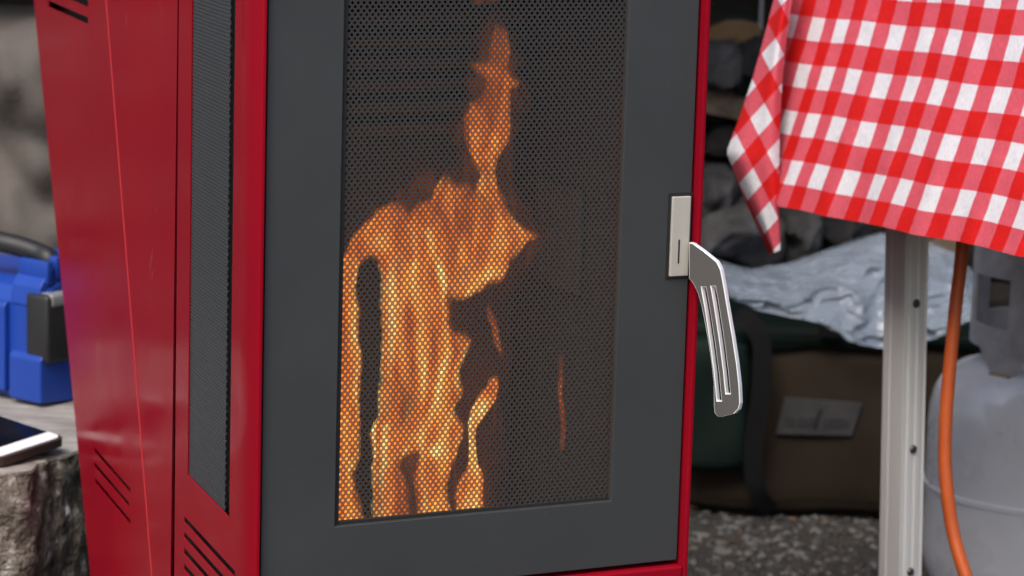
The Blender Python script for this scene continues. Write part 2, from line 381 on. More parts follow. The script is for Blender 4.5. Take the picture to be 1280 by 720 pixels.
# inner liner, back, right side, base, top
bm = bmesh.new()
def hexa(bm, V):
    V = [bm.verts.new(v) for v in V]
    for q in ((0, 1, 3, 2), (4, 6, 7, 5), (0, 4, 5, 1), (2, 3, 7, 6), (0, 2, 6, 4), (1, 5, 7, 3)): bm.faces.new([V[i] for i in q])
def RS(u, z, h=0): # right side plane mirrors the left one
    c = S(WD / 2, 0, 0); p = SS(u, 0, h) - c; a = p.dot(E1); return c - E1 * a + N1 * p.dot(N1) + Z * z
hexa(bm, [SS(.012, ZB + .01, -.020), SS(.012, ZT - .01, -.020), SS(bC(ZB) - .03, ZB + .01, -.022), SS(bC(ZT) - .03, ZT - .01, -.022),
          SS(.012, ZB + .01, -.026), SS(.012, ZT - .01, -.026), SS(bC(ZB) - .03, ZB + .01, -.028), SS(bC(ZT) - .03, ZT - .01, -.028)])
mkbm('inner_liner', bm, M_black, stove)
bm = bmesh.new()
hexa(bm, [SS(bC(ZB) - .002, ZB, -.0035), SS(bC(ZT) - .002, ZT, -.0035), SS(bC(ZB) + .002, ZB, -.0035), SS(bC(ZT) + .002, ZT, -.0035),
          RS(bC(ZB) - .002, ZB, -.0035), RS(bC(ZT) - .002, ZT, -.0035), RS(bC(ZB) + .002, ZB, -.0035), RS(bC(ZT) + .002, ZT, -.0035)])
mkbm('back_panel', bm, M_black, stove)
bm = bmesh.new()
hexa(bm, [RS(0, ZB, 0), RS(0, ZT, 0), RS(bC(ZB), ZB, 0), RS(bC(ZT), ZT, 0), RS(0, ZB, -.0045), RS(0, ZT, -.0045), RS(bC(ZB), ZB, -.0045), RS(bC(ZT), ZT, -.0045)])
o = mkbm('side_panel', bm, M_red, stove)
bv = o.modifiers.new('bevel', 'BEVEL'); bv.width = .0012; bv.segments = 2; bv.limit_method = 'ANGLE'; bv.angle_limit = radians(50)
bm = bmesh.new()
hexa(bm, [SS(-.006, ZT + .002, .006), SS(-.006, ZT + .022, .006), SS(bC(ZT) + .01, ZT + .002, .006), SS(bC(ZT) + .01, ZT + .022, .006),
          RS(-.006, ZT + .002, .006), RS(-.006, ZT + .022, .006), RS(bC(ZT) + .01, ZT + .002, .006), RS(bC(ZT) + .01, ZT + .022, .006)])
mkbm('top_plate', bm, M_door, stove)
bm = bmesh.new()
hexa(bm, [SS(.02, .0, -.02), SS(.02, ZB - .002, -.02), SS(bC(ZB) - .03, .0, -.02), SS(bC(ZB) - .03, ZB - .002, -.02),
          RS(.02, .0, -.02), RS(.02, ZB - .002, -.02), RS(bC(ZB) - .03, .0, -.02), RS(bC(ZB) - .03, ZB - .002, -.02)])
mkbm('plinth', bm, M_black, stove)
bm = bmesh.new(); boxf(bm, P0, E1, N1, Z, .0052, .4238, -.05, 0, ZB, .3960, .0022, 3)
mkbm('lower_front_panel', bm, M_red, stove)
bm = bmesh.new(); boxf(bm, P0, E1, N1, Z, .0052, .4238, -.05, 0, .975, ZT, .002, 2)
mkbm('upper_front_panel', bm, M_red, stove)

# perforated sheets
def perf(u0, u1, v0, v1, pu, pv, r, M, t):
    """sheet of diamond cells with round holes, vertices as world points; pitch pu, row step pv, hole radius r"""
    cells = []
    nu = int((u1 - u0) / pu) + 1; nv = int((v1 - v0) / pv) + 1
    for j in range(nv):
        for i in range(nu):
            c = (u0 + (i + (.5 if j % 2 else 0)) * pu, v0 + j * pv)
            if c[0] + pu * .45 <= u1 and c[1] + pv * .9 <= v1: cells.append(c)
    outer = [(pu / 2, 0), (pu / 4, pv / 2), (0, pv), (-pu / 4, pv / 2), (-pu / 2, 0), (-pu / 4, -pv / 2), (0, -pv), (pu / 4, -pv / 2)]
    inner = [(r * cos(k * pi / 4), r * sin(k * pi / 4)) for k in range(8)]
    V = []; Fc = []
    for cx, cy in cells:
        k = len(V)
        V += [M(cx + x, cy + y, 0) for x, y in outer] + [M(cx + x, cy + y, 0) for x, y in inner] + [M(cx + x, cy + y, -t) for x, y in inner]
        for q in range(8):
            p = (q + 1) % 8
            Fc.append((k + q, k + p, k + 8 + p, k + 8 + q)); Fc.append((k + 8 + q, k + 8 + p, k + 16 + p, k + 16 + q))
    return V, Fc
V, Fc = perf(GR0, GR1 + .003, GZ0 - .004, GZ1 + .004, .0054, .0034, .00150, lambda u, v, h: SS(u, v, -.0016 + h), .0010)
o = mk('side_grille', V, Fc, M_grille, stove); o['kind'] = 'stuff'
# the sheet turns in at its front edge
V, Fc = perf(GR0 - .020, GR0 + .034, GZ0 - .004, GZ1 + .004, .0110, .0034, .0018, lambda u, v, h: SS(u, v, -.0068 + h), .0)
o = mk('grille_return', V, Fc, M_mesh, stove); o['kind'] = 'stuff'

# door
DA0, DA1, DZ0, DZ1 = .0078, .4205, .4005, .972
WA0, WA1, WZ0 = .0763, .3487, .4630; WZ1 = .935
DO = -.0065
door_bm = bmesh.new()
extr(door_bm, [rrect(DA0, DZ0, DA1, DZ1), rrect(WA0, WZ0, WA1, WZ1)], lambda u, v, h: SF(u, v, h + DO), .020)
door = mkbm('door', door_bm, M_door, stove)
bv = door.modifiers.new('bevel', 'BEVEL'); bv.width = .0008; bv.segments = 2; bv.limit_method = 'ANGLE'; bv.angle_limit = radians(50)
V, Fc = perf(WA0 + .004, WA1 + .008, WZ0 + .001, WZ1 + .006, .0054, .0034, .00142, lambda u, v, h: SF(u, v, DO - .0055 + h), .0008)
o = mk('perforated_screen', V, Fc, M_mesh, door); o['kind'] = 'stuff'
bm = bmesh.new()  # black strips put in for the shadow inside the window edge
boxf(bm, P0, E1, N1, Z, WA0 - .002, WA0 + .0052, DO - .0085, DO - .0045, WZ0 - .004, WZ1 + .004)
boxf(bm, P0, E1, N1, Z, WA0 + .0054, WA1 + .006, DO - .0085, DO - .0045, WZ0 - .004, WZ0 + .0026)
mkbm('shadow_strip', bm, M_black, door)
# latch plate and lever
PA0, PA1, PZ0, PZ1 = .3995, .4175, .6695, .7430
bm = bmesh.new(); boxf(bm, P0, E1, N1, Z, PA0 - .003, DA1 + .0004, DO - .003, DO + .0006, PZ0 - .0028, PZ1 + .0032); mkbm('latch_recess', bm, M_black, door)
bm = bmesh.new(); boxf(bm, P0, E1, N1, Z, PA0, PA1 + .0012, DO - .002, DO + .0030, PZ0, PZ1, .0008, 2); mkbm('latch_plate', bm, M_nickel, door)
bm = bmesh.new(); boxf(bm, P0, E1, N1, Z, PA0 + .0075, PA0 + .0090, DO + .0005, DO + .0034, PZ0 + .012, PZ0 + .034); mkbm('latch_slot', bm, M_black, door)
lo = [(861, 303), (866, 304), (880, 314), (896, 327), (901, 337), (905, 358), (910, 388), (916, 422), (921, 455), (924, 482), (925, 504), (923, 512), (918, 517), (903, 521), (897, 521), (893, 516), (892, 505), (892, 480), (889, 452), (884, 420), (877, 384), (872, 366), (866, 354), (861, 348)]
def slot_px(c, w):
    L = []; 
    for (x, y) in c: L.append((x - w, y))
    for (x, y) in reversed(c): L.append((x + w, y))
    return L
sl1 = slot_px([(879.5, 359), (885, 390), (891, 430), (896, 468), (899, 501)], 2.6)
sl2 = slot_px([(891.5, 358), (897, 390), (903, 430), (907.5, 466), (910, 492)], 2.6)
rootp = onplane(861, 325, S(0, .004, 0), N1); LN = Vector((-.52, -.85, .05)).normalized()
def onlev(px, py): return onplane(px, py, rootp, LN)
Lx = Z.cross(LN).normalized() * -1; Lx = Lx if Lx.x > 0 else -Lx; Lz = LN.cross(Lx); Lz = Lz if Lz.z > 0 else -Lz
def l2(px, py):
    p = onlev(px, py) - rootp; return (p.dot(Lx), p.dot(Lz))
bm = bmesh.new()
extr(bm, [[l2(*p) for p in lo], [l2(*p) for p in sl1], [l2(*p) for p in sl2]], lambda u, v, h: rootp + Lx * u + Lz * v + LN * h, .0062)
o = mkbm('lever_handle', bm, M_lever, door)
o.data.materials.append(M_edge)
for p_ in o.data.polygons:
    if abs(p_.normal.dot(LN)) < .5: p_.material_index = 1
bv = o.modifiers.new('bevel', 'BEVEL'); bv.width = .0009; bv.segments = 2; bv.material = 1; bv.limit_method = 'ANGLE'; bv.angle_limit = radians(50)
# firebox: five inward walls
def wall(name, a0, a1, o0, o1, z0, z1, m, par=stove):
    bm = bmesh.new(); boxf(bm, P0, E1, N1, Z, a0, a1, o0, o1, z0, z1, .0015, 1); return mkbm(name, bm, m, par)
wall('firebox_wall', .057, .063, -.26, -.030, .404, .965, M_soot)
wall('firebox_wall', .366, .372, -.26, -.030, .404, .965, M_soot)
wall('firebox_back', .0635, .3655, -.26, -.252, .404, .965, M_soot)
wall('firebox_floor', .057, .372, -.26, -.030, .392, .4025, M_soot)
wall('firebox_roof', .057, .372, -.26, -.030, .9665, .975, M_soot)
wall('side_plate', .3605, .3657, -.205, -.110, .635, .735, M_plate)  # paler grey plate on the right firebox wall
for z_ in (.775, .796, .817, .838, .859, .88):  # paler bars standing in for reflected bands across the window
    wall('reflection_band', .066, .362, -.2515, -.236, z_, z_ + .012, M_band)
bm = bmesh.new(); boxf(bm, P0, E1, N1, Z, .068, .27, -.20, -.07, .4035, .415, .003, 2); mkbm('burn_pot', bm, M_soot, stove)

# ================================================================== fire
FO = -.125
def fpt(px, py, off=0.):
    p = onplane(px, py, S(0, FO + off, 0), N1) - P0; return np.array((p.dot(E1), p.z))
def seg_dist(P, poly, closed=True):
    Q = np.array(poly, float); A = Q; B = np.roll(Q, -1, 0)
    if not closed: A, B = A[:-1], B[:-1]
    D = np.full(len(P), 1e9)
    for a, b in zip(A, B):
        ab = b - a; t = np.clip(((P - a) @ ab) / max(ab @ ab, 1e-9), 0, 1); D = np.minimum(D, np.hypot(*(P - (a + t[:, None] * ab)).T))
    return D
def inside(P, poly):
    Q = np.array(poly, float); c = np.zeros(len(P), bool); n = len(Q)
    for i in range(n):
        (x1, y1), (x2, y2) = Q[i], Q[(i + 1) % n]
        if y1 == y2: continue
        k = ((y1 > P[:, 1]) != (y2 > P[:, 1])) & (P[:, 0] < (x2 - x1) * (P[:, 1] - y1) / (y2 - y1) + x1); c ^= k
    return c
fire = empty('fire', S(.16, FO, .445), 'tall orange flames burning behind the mesh of the stove door', 'fire')
def flame(name, outline, holes, ridges, darks, base, alpha, edge, off=0., step=2.2, thick=.02, seed=0, wob=1.8, fade=None):
    Q = np.array(outline, float); lo_, hi = Q.min(0) - 2, Q.max(0) + 2
    nx = int((hi[0] - lo_[0]) / step) + 2; ny = int((hi[1] - lo_[1]) / step) + 2
    gx, gy = np.meshgrid(lo_[0] + np.arange(nx) * step, lo_[1] + np.arange(ny) * step); P = np.stack([gx.ravel(), gy.ravel()], 1)
    W = P.copy()     # wobble the traced outline so the edge licks
    for i, (x, y) in enumerate(P):
        v = noise.noise_vector(Vector((x * .045, y * .03, seed * 7.3))); v2 = noise.noise_vector(Vector((x * .13, y * .08, 3 + seed)))
        v3 = noise.noise_vector(Vector((x * .3, y * .16, 9 + seed))); W[i, 0] += wob * (2 * v[0] + 1.4 * v2[0] + .9 * v3[0]); W[i, 1] += wob * (2 * v[1] + 1.4 * v2[1] + .9 * v3[1])
    ins = inside(W, outline); d = seg_dist(W, outline)
    for h in holes:
        ins &= ~inside(W, h); d = np.minimum(d, seg_dist(W, h))
    d = np.where(ins, d, 0)
    dens = np.clip(d / edge, 0, 1); dens = dens * dens * (3 - 2 * dens) * alpha
    heat = np.full(len(P), base, float)
    for pl, wdt, amp in ridges: heat += amp * np.exp(-(seg_dist(W, pl, False) / wdt) ** 2)
    for (c, rx, ry, amp) in darks:
        g = np.exp(-(((W[:, 0] - c[0]) / rx) ** 2 + ((W[:, 1] - c[1]) / ry) ** 2)); heat -= .6 * amp * g; dens *= 1 - .6 * amp * g
    if fade: 
        k = np.clip((P[:, 1] - fade[0]) / (fade[1] - fade[0]), 0, 1); heat -= .14 * (1 - k); dens *= .85 + .15 * k
    th = thick * np.clip(d / 26, 0, 1) ** .6 + .0006
    idx = -np.ones(len(P), int); cells = []
    insg = ins.reshape(ny, nx)
    use = np.zeros((ny, nx), bool); cm = insg[:-1, :-1] | insg[1:, :-1] | insg[:-1, 1:] | insg[1:, 1:]
    V = []; H = []; A = []; Fc = []
    n = nx * ny
    need = np.zeros((ny, nx), bool); need[:-1, :-1] |= cm; need[1:, :-1] |= cm; need[:-1, 1:] |= cm; need[1:, 1:] |= cm
    ids = np.where(need.ravel())[0]; idx[ids] = np.arange(len(ids)); m = len(ids)
    for sgn in (1, -1):
        for i in ids:
            a, z = fpt(P[i][0], P[i][1], off); wv = .016 * noise.noise(Vector((P[i, 0] * .02, P[i, 1] * .012, 5 + seed)))
            V.append(S(a, FO + off + wv + sgn * th[i], z)); H.append(heat[i]); A.append(dens[i])
    for j, i in zip(*np.where(cm)):
        q = [idx[j * nx + i], idx[j * nx + i + 1], idx[(j + 1) * nx + i + 1], idx[(j + 1) * nx + i]]
        Fc.append(q[::-1]); Fc.append([m + k for k in q])
    o = mk(name, V, Fc, M_flame, fire, True)
    for nm, val in (('flame_heat', H), ('flame_cover', A)):
        at = o.data.attributes.new(nm, 'FLOAT', 'POINT'); at.data.foreach_set('value', np.array(val, np.float32))
    return o
main = [(405, 735), (405, 340), (431, 308), (440, 296), (458, 276), (476, 258), (503, 247), (509, 261), (519, 250), (539, 245), (550, 228), (559, 212), (569, 228), (583, 222), (596, 232), (604, 222), (594, 208), (583, 188), (574, 167), (573, 147), (583, 127), (603, 117), (607, 103), (597, 93), (589, 77), (610, 71), (613, 40), (620, 24), (631, 37), (635, 67), (631, 82), (637, 92), (653, 101), (636, 113), (635, 167), (632, 184), (627, 200), (625, 216), (630, 238), (635, 254), (649, 274), (667, 292), (653, 305), (637, 325), (635, 345), (617, 355), (595, 366), (577, 378), (562, 372), (560, 392), (566, 410), (582, 412), (592, 423), (585, 438), (577, 463), (578, 498), (570, 510), (583, 529), (576, 557), (566, 580), (562, 611), (568, 640), (572, 735)]
hole1 = [(463, 321), (474, 330), (478, 345), (477, 400), (478, 460), (478, 480), (474, 520), (459, 541), (465, 596), (465, 655), (457, 655), (447, 590), (450, 545), (449, 506), (454, 460), (449, 424), (453, 388), (446, 356), (448, 334)]
hole2 = [(505, 572), (516, 567), (514, 596), (522, 619), (526, 648), (517, 645), (508, 605), (500, 582)]
ridges = [([(441, 330), (437, 420), (440, 520), (436, 600), (438, 680)], 7, .35), ([(447, 540), (449, 600), (452, 660)], 4, .25),
          ([(482, 345), (484, 440), (481, 520), (470, 560), (470, 660)], 5.5, .55), ([(505, 330), (512, 400), (516, 460), (508, 520), (500, 560)], 7, .42),
          ([(520, 285), (534, 320), (545, 350), (549, 400), (548, 440), (530, 490), (512, 545)], 6, .42), ([(600, 338), (585, 352), (575, 365)], 13, .45),
          ([(559, 225), (552, 260), (560, 300), (572, 320)], 6, .22), ([(612, 225), (630, 262), (650, 290), (632, 330)], 6, .22),
          ([(583, 430), (566, 470), (575, 500), (545, 530), (530, 560)], 7, .40), ([(545, 560), (550, 610), (548, 670)], 16, .36), ([(608, 170), (612, 205)], 8, .28), ([(476, 262), (470, 300)], 8, .12)]
darks = [((506, 515), 11, 34, .55), ((545, 280), 22, 28, .25), ((552, 395), 10, 40, .35), ((528, 430), 8, 34, .40), ((488, 610), 9, 40, .45), ((590, 235), 14, 22, .5), ((590, 395), 16, 18, .6), ((500, 280), 12, 20, .2), ((600, 150), 18, 40, .12)]
flame('flame', main, [hole1, hole2], [(a_, b_, c_ * .85) for a_, b_, c_ in ridges], darks, .44, .84, 15, fade=(40, 330))
halo = [(410, 735), (412, 330), (440, 270), (490, 235), (530, 205), (572, 200), (560, 150), (580, 100), (590, 40), (622, 0), (650, 60), (668, 110), (648, 170), (650, 230), (690, 295), (655, 355), (640, 380), (645, 450), (632, 520), (625, 735)]
flame('flame', halo, [hole1], [], [((600, 400), 34, 55, 1.3)], .03, .22, 34, off=-.045, seed=8, thick=.02, wob=4)
tong = [(622, 471), (623, 482), (617, 500), (606, 522), (597, 549), (596, 572), (606, 596), (606, 640), (608, 735), (568, 735), (568, 640), (566, 622), (569, 597), (582, 572), (587, 545), (590, 511), (600, 487), (611, 472)]
flame('flame', tong, [], [([(600, 500), (592, 550), (590, 590), (588, 680)], 9, .35)], [], .5, .85, 5, off=.02, seed=2, thick=.012, wob=1.2)
flame('flame', [(611, 373), (618, 385), (623, 410), (628, 440), (624, 450), (616, 425), (609, 395)], [], [], [], .22, .5, 5, off=-.03, seed=3, thick=.006, wob=1)
flame('flame', [(699, 440), (704, 445), (705, 500), (702, 560), (697, 568), (694, 555), (696, 500)], [], [], [], .26, .55, 5, off=-.012, seed=4, thick=.005, wob=1)  # glowing sliver put in for the orange glint on the right wall
flame('flame', [(585, 10), (600, -20), (640, -25), (635, 0), (610, 8)], [], [], [], .06, .35, 8, off=-.05, seed=5, thick=.006, wob=2)

# ================================================================== camp table and cloth
K = aty(976, 258, 3.9 * KS); Kr = aty(1282, 320, 3.42 * KS)
D_ = Vector((Kr.x - K.x, Kr.y - K.y, 0)); LK = D_.length; D_.normalize(); IN = Vector((-D_.y, D_.x, 0))
hemslope = (Kr.z - K.z) / LK
TT = .900; FL = .085
T0 = Vector((K.x, K.y, 0)) + IN * FL - D_ * .13
TL, TW = .66, .60
table = empty('camp_table', T0 + D_ * TL / 2 + IN * TW / 2, 'aluminium legged camp table under the red checked cloth', 'table')
bm = bmesh.new(); boxf(bm, T0, D_, IN, Z, .006, TL, .006, TW, TT - .025, TT - .004, .004, 2); mkbm('tabletop', bm, M_table, table)
bm = bmesh.new(); boxf(bm, T0, D_, IN, Z, .03, TL - .03, .05, .07, TT - .07, TT - .026); boxf(bm, T0, D_, IN, Z, .03, TL - .03, TW - .07, TW - .05, TT - .07, TT - .026); mkbm('apron', bm, M_alu, table)
def leg(top, bot, wa, wb):
    ax = (top - bot).normalized(); A = D_.copy(); B = IN.copy()
    bm = bmesh.new()
    # profile in (A=along D_, B=along IN): grooved on the face that looks to -D_... and +D_
    n = 5; prof = [(0, 0), (wa, 0)]
    k = [0, .10, .14, .22, .26, .42, .46, .58, .62, .80, .84, .92, 1]
    dep = [0, 0, .0016, .0016, 0, 0, .0012, .0012, 0, 0, .0016, .0016, 0]
    prof = [(0, 0), (.002, -.0)] + [(wa - .002, 0)] + [(wa + .0 - d, f * wb) for f, d in zip(k, dep)] + [(0, wb)]
    prof = [(0, 0), (wa * .30, 0), (wa * .34, .0012), (wa * .44, .0012), (wa * .48, 0)] + [(wa - d, f * wb) for f, d in zip(k, dep)] + [(0, wb)]
    rings = [[bm.verts.new(p + A * u + B * v) for u, v in prof] for p in (bot, top)]
    m = len(prof)
    for i in range(m): bm.faces.new([rings[0][i], rings[0][(i + 1) % m], rings[1][(i + 1) % m], rings[1][i]])
    bm.faces.new(rings[0]); bm.faces.new(rings[1][::-1])
    return mkbm('leg', bm, M_alu, table)
YL = 3.245
lt = aty(1107, 290, YL); lb = aty(1098.5, 720, YL)
ltop = lt + (lt - lb) * ((TT - .027 - lt.z) / (lt.z - lb.z)); lbot = lb + (lb - lt) * ((lb.z - .0) / (lt.z - lb.z))
LWA, LWB = .040, .033
lg = leg(ltop, lbot, LWA, LWB)
for py in (372, 552, 706):
    q = lt + (lb - lt) * ((py - 290) / 430.) + D_ * (LWA - .0006) + IN * (LWB * .52)
    bm = bmesh.new(); tube(bm, [q, q + D_ * .0015, q + D_ * .0028], [.0052, .0050, .0036], 14); tube(bm, [q + D_ * .0026, q + D_ * .0032], [.0016, .0016], 6)
    mkbm('screw', bm, M_screw, lg, True)
off = lbot - ltop; off.z = 0
for (u, v) in ((TL - .10, .095), (.11, TW - .10), (TL - .10, TW - .10)):
    p = T0 + D_ * u + IN * v; leg(Vector((p.x, p.y, TT - .027)), Vector((p.x, p.y, 0)), LWA, LWB)

PER = .0575; PERU = .0535
def cloth():
    V = []; UV = []; Fc = []
    def grid(fn, nu, nv):
        k = len(V)
        for j in range(nv + 1):
            for i in range(nu + 1):
                p, uv = fn(i / nu, j / nv); V.append(p); UV.append(uv)
        for j in range(nv):
            for i in range(nu): a = k + j * (nu + 1) + i; Fc.append((a, a + 1, a + nu + 2, a + nu + 1))
    hang = TT + .004 - K.z
    def fold(u, v):   # outward waviness of the hanging side, strongest at the hem
        return (1 - v) * (.0024 * sin(u * 31 + .5 - v) + .0028 * (.5 + .5 * sin(u * 71 + 1.4 + v * 1.2)) ** 4) + .0010 * noise.noise(Vector((u * 40, v * 14, 1))) + .0014 * noise.noise(Vector((u * 14, v * 6, 4)))
    def face(s, t):
        v = t; ul = -.13 * v ** .6; u = ul + (TL - .13 - ul + .012) * s
        zh = K.z + hemslope * min(u, .45) + .0007 * sin(u * 40)
        inn = FL * (1 - (1 - v) ** 1.25) if v < 1 else FL
        p = Vector((K.x, K.y, 0)) + D_ * u + IN * inn - IN * fold(u, v)
        p.z = zh + (TT + .004 - zh) * v
        dist = (p.z - zh) / cos(.30)
        return p, ((u - .004 + .002 * sin(u * 31)) / PERU, dist / PER - .72)
    grid(face, 150, 46)
    # corner drape, its left edge and hem taken where the cloth hangs
    ridge = [(996, -48), (990, 0), (983, 50), (978, 100), (975, 155), (974, 205), (974.5, 260), (976, 312)]
    left = [(983, -48), (967, 0), (954, 50), (940, 100), (923, 150), (908, 190), (931, 250), (962, 319)]
    def lerp(L, t):
        x = t * (len(L) - 1); i = min(int(x), len(L) - 2); f = x - i; return (L[i][0] + (L[i + 1][0] - L[i][0]) * f, L[i][1] + (L[i + 1][1] - L[i][1]) * f)
    ea, eb = (-35, 39), (21, 42); det = ea[0] * eb[1] - ea[1] * eb[0]
    def uvf(px, py):
        dx, dy = px - 966, py - 68
        return ((dx * eb[1] - dy * eb[0]) / det, (-dx * ea[1] + dy * ea[0]) / det)
    def flap(s, t):
        r, l = lerp(ridge, t), lerp(left, t)
        px, py = r[0] + (l[0] - r[0]) * s, r[1] + (l[1] - r[1]) * s
        y = 3.262 + .055 * (1 - t) - .012 * sin(pi * s) * (.4 + t) + .05 * s * s + .004 * sin(s * 9 + t * 5)
        return aty(px, py, y), uvf(px, py)
    grid(flap, 16, 50)
    def flapback(s, t):     # the second long fold turning away behind the drape
        l = lerp(left, t * .72); p = aty(l[0], l[1], 3.262 + .055 * (1 - t * .72) + .05)
        q = T0 + IN * (.02 + .56 * s) - D_ * (.05 * (1 - s) * t + .03 * t + .004); zz = p.z if t > 0 else TT + .004
        e = p.lerp(Vector((q.x, q.y, p.z)), min(1, s * 1.0)); uv = uvf(*l)
        return e, (uv[0] + s * 8, uv[1] + s * 8)
    grid(flapback, 24, 24)
    grid(lambda s, t: (T0 + D_ * (TL + .012) * s + IN * TW * t + Z * (TT + .004 + .0006 * sin(s * 50)), ((TL * s) / PER, (TW * t + .3) / PER)), 40, 24)
    def back(s, t): p = T0 + D_ * (TL + .012) * s + IN * (TW + .05 * t); p.z = TT + .004 - hang * t; return p - IN * (.012 * sin(s * 30) * t), (TL * s / PER, (t * hang) / PER)
    grid(back, 60, 16)
    def rgt(s, t): p = T0 + D_ * (TL + .012 + .06 * t) + IN * TW * s; p.z = TT + .004 - hang * t; return p + D_ * (.012 * sin(s * 24) * t), (TW * s / PER, t * hang / PER)
    grid(rgt, 40, 16)
    def wedge(s, t):
        p, q = face(1, 1 - t)[0], rgt(0, t)[0]; m_ = p.lerp(q, s) + (D_ - IN) * (.02 * sin(pi * s) * t)
        return m_, (s * .1 * t / PER, (t * hang) / PER)
    grid(wedge, 8, 30)
    o = mk('tablecloth', V, Fc, M_ging, None, True, loc=(T0.x, T0.y, TT))
    ul = o.data.uv_layers.new(name='UVMap'); li = np.zeros(len(o.data.loops), int); o.data.loops.foreach_get('vertex_index', li)
    ul.data.foreach_set('uv', np.array(UV, np.float32)[li].ravel())
    tag(o, 'red and white checked cloth hanging over the camp table with a corner fold', 'tablecloth')
cloth()

# hose
hp = [aty(1212, 240, 3.14), aty(1203, 308, 3.12), aty(1196, 370, 3.11), aty(1189, 440, 3.10), aty(1183, 510, 3.09), aty(1181, 570, 3.08), aty(1184.5, 620, 3.07), aty(1192, 668, 3.06), aty(1207, 720, 3.04), aty(1226, 775, 3.02)]
p = hp[-1].copy(); hp += [Vector((p.x + .05, p.y - .03, .10)), Vector((p.x + .11, p.y - .07, .03)), Vector((p.x + .22, p.y - .10, .009)), Vector((p.x + .5, p.y - .05, .009))]
hp[0].z = max(hp[0].z, TT - .09); hp.insert(0, Vector((hp[0].x + .01, hp[0].y + .01, TT - .03)))
bm = bmesh.new(); tube(bm, smoothpath(hp, 7), .0076, 16)
tag(mkbm('gas_hose', bm, M_hose, None, True, loc=(hp[-1].x, hp[-1].y, 0)), 'orange rubber hose hanging down between table leg and gas cylinder', 'hose')

# ================================================================== gas cylinder
TR = .157; tb = atz(1291, 786, 0); tc = Vector((tb.x, tb.y + .0, 0))
tank = empty('gas_cylinder', tc, 'pale grey gas cylinder with steel collar standing behind the orange hose', 'gas cylinder')
prof = [(.06, .028), (.11, .036), (.14, .058), (.152, .088), (TR, .118), (TR, .196)]
bm = bmesh.new(); lathe(bm, tc, prof, 72, True)
up_ = [(TR, .204), (TR, .286), (.1555, .306), (.1505, .328), (.140, .347), (.121, .361), (.095, .370), (.06, .373), (.02, .375)]
mkbm('lower_shell', bm, M_tank, tank, True)
bm = bmesh.new(); lathe(bm, tc, up_, 72, True); mkbm('upper_shell', bm, M_tank, tank, True)
bm = bmesh.new(); lathe(bm, tc, [(TR - .002, .1945), (TR + .0022, .1965), (TR + .0028, .200), (TR + .0022, .2035), (TR - .002, .2055)], 72, False); mkbm('weld_seam', bm, M_tank, tank, True)
bm = bmesh.new(); lathe(bm, tc, [(.108, 0), (.112, .0), (.112, .045), (.108, .045), (.108, 0)], 48, False); mkbm('foot_ring', bm, M_collar, tank, True)
# collar: unrolled outline on a cylinder, with windows and lugs
CR = .108
a0 = atan2(-1, 0)     # angle facing camera
def col_angle(px):   # horizontal pixel -> angle on the camera side of the collar
    x = (aty(px, 400, tc.y - .06).x - tc.x) / CR; return asin(max(-1, min(1, x)))
def collar():
    bm = bmesh.new(); n = 220; t = .0035
    zt = .540; cols = []
    a_l = col_angle(1252)
    for i in range(n):
        a = -pi + 2 * pi * i / n
        lug = min(abs(((a - c + pi) % (2 * pi)) - pi) for c in (a_l, a_l + 2 * pi / 3, a_l - 2 * pi / 3))
        zb = .362 if lug < .16 else .362 + .034 * min(1, (lug - .16) / .26) ** .7
        cols.append((a, zb))
    wins = [(a_l - .62, a_l + .06), (a_l + 1.45, a_l + 2.25), (a_l - 2.3, a_l - 1.55)]
    def inwin(a): return any(w0 < ((a - w0 + pi) % (2 * pi)) - pi + w0 < w1 for w0, w1 in wins)
    wz0, wz1 = .426, .492
    for i in range(n):
        a, zb = cols[i]; b, zb2 = cols[(i + 1) % n]
        zs = [(zb, zb2, wz0), (wz1, wz1, zt)] if inwin((a + pi / n)) else [(zb, zb2, zt)]
        for (z0, z0b, z1) in zs:
            for r in (CR, CR - t):
                f = [bm.verts.new((tc.x + r * sin(an), tc.y - r * cos(an), zz)) for an, zz in ((a, z0), (a + 2 * pi / n, z0b), (a + 2 * pi / n, z1), (a, z1))]
                bm.faces.new(f)
            for zz, zz2 in ((z0, z0b), (z1, z1)):
                bm.faces.new([bm.verts.new((tc.x + r * sin(an), tc.y - r * cos(an), q)) for an, r, q in ((a, CR, zz), (a + 2 * pi / n, CR, zz2), (a + 2 * pi / n, CR - t, zz2), (a, CR - t, zz))])
    for w0, w1 in wins:
        for an in (w0, w1):
            an = -pi + 2 * pi / n * round((an + pi) / (2 * pi / n))
            bm.faces.new([bm.verts.new((tc.x + r * sin(an), tc.y - r * cos(an), q)) for r, q in ((CR, wz0), (CR - t, wz0), (CR - t, wz1), (CR, wz1))])
    bmesh.ops.remove_doubles(bm, verts=bm.verts, dist=.0002)
    mkbm('collar', bm, M_collar, tank, True)
    bm = bmesh.new(); tube(bm, [(tc.x + CR * sin(q) * 1.0, tc.y - CR * cos(q), zt) for q in [2 * pi * k / 64 for k in range(65)]], .0042, 8, False); mkbm('rolled_rim', bm, M_collar, tank, True)
    a = a_l; c = Vector((tc.x + CR * sin(a), tc.y - CR * cos(a), 0)); d = Vector((sin(a), -cos(a), 0))
    bm = bmesh.new(); boxf(bm, c, Vector((cos(a), sin(a), 0)), d, Z, -.017, .017, -.008, .004, .352, .367, .002, 2); mkbm('weld_foot', bm, M_brass, tank)
collar()
bm = bmesh.new(); lathe(bm, tc, [(.018, .366), (.018, .377), (.014, .378), (.014, .405), (.020, .407), (.020, .425)], 24); mkbm('valve', bm, M_brass, tank, True)
bm = bmesh.new(); lathe(bm, tc, [(.010, .425), (.030, .428), (.032, .434), (.032, .446), (.028, .450)], 24); mkbm('valve_knob', bm, M_rub, tank, True)

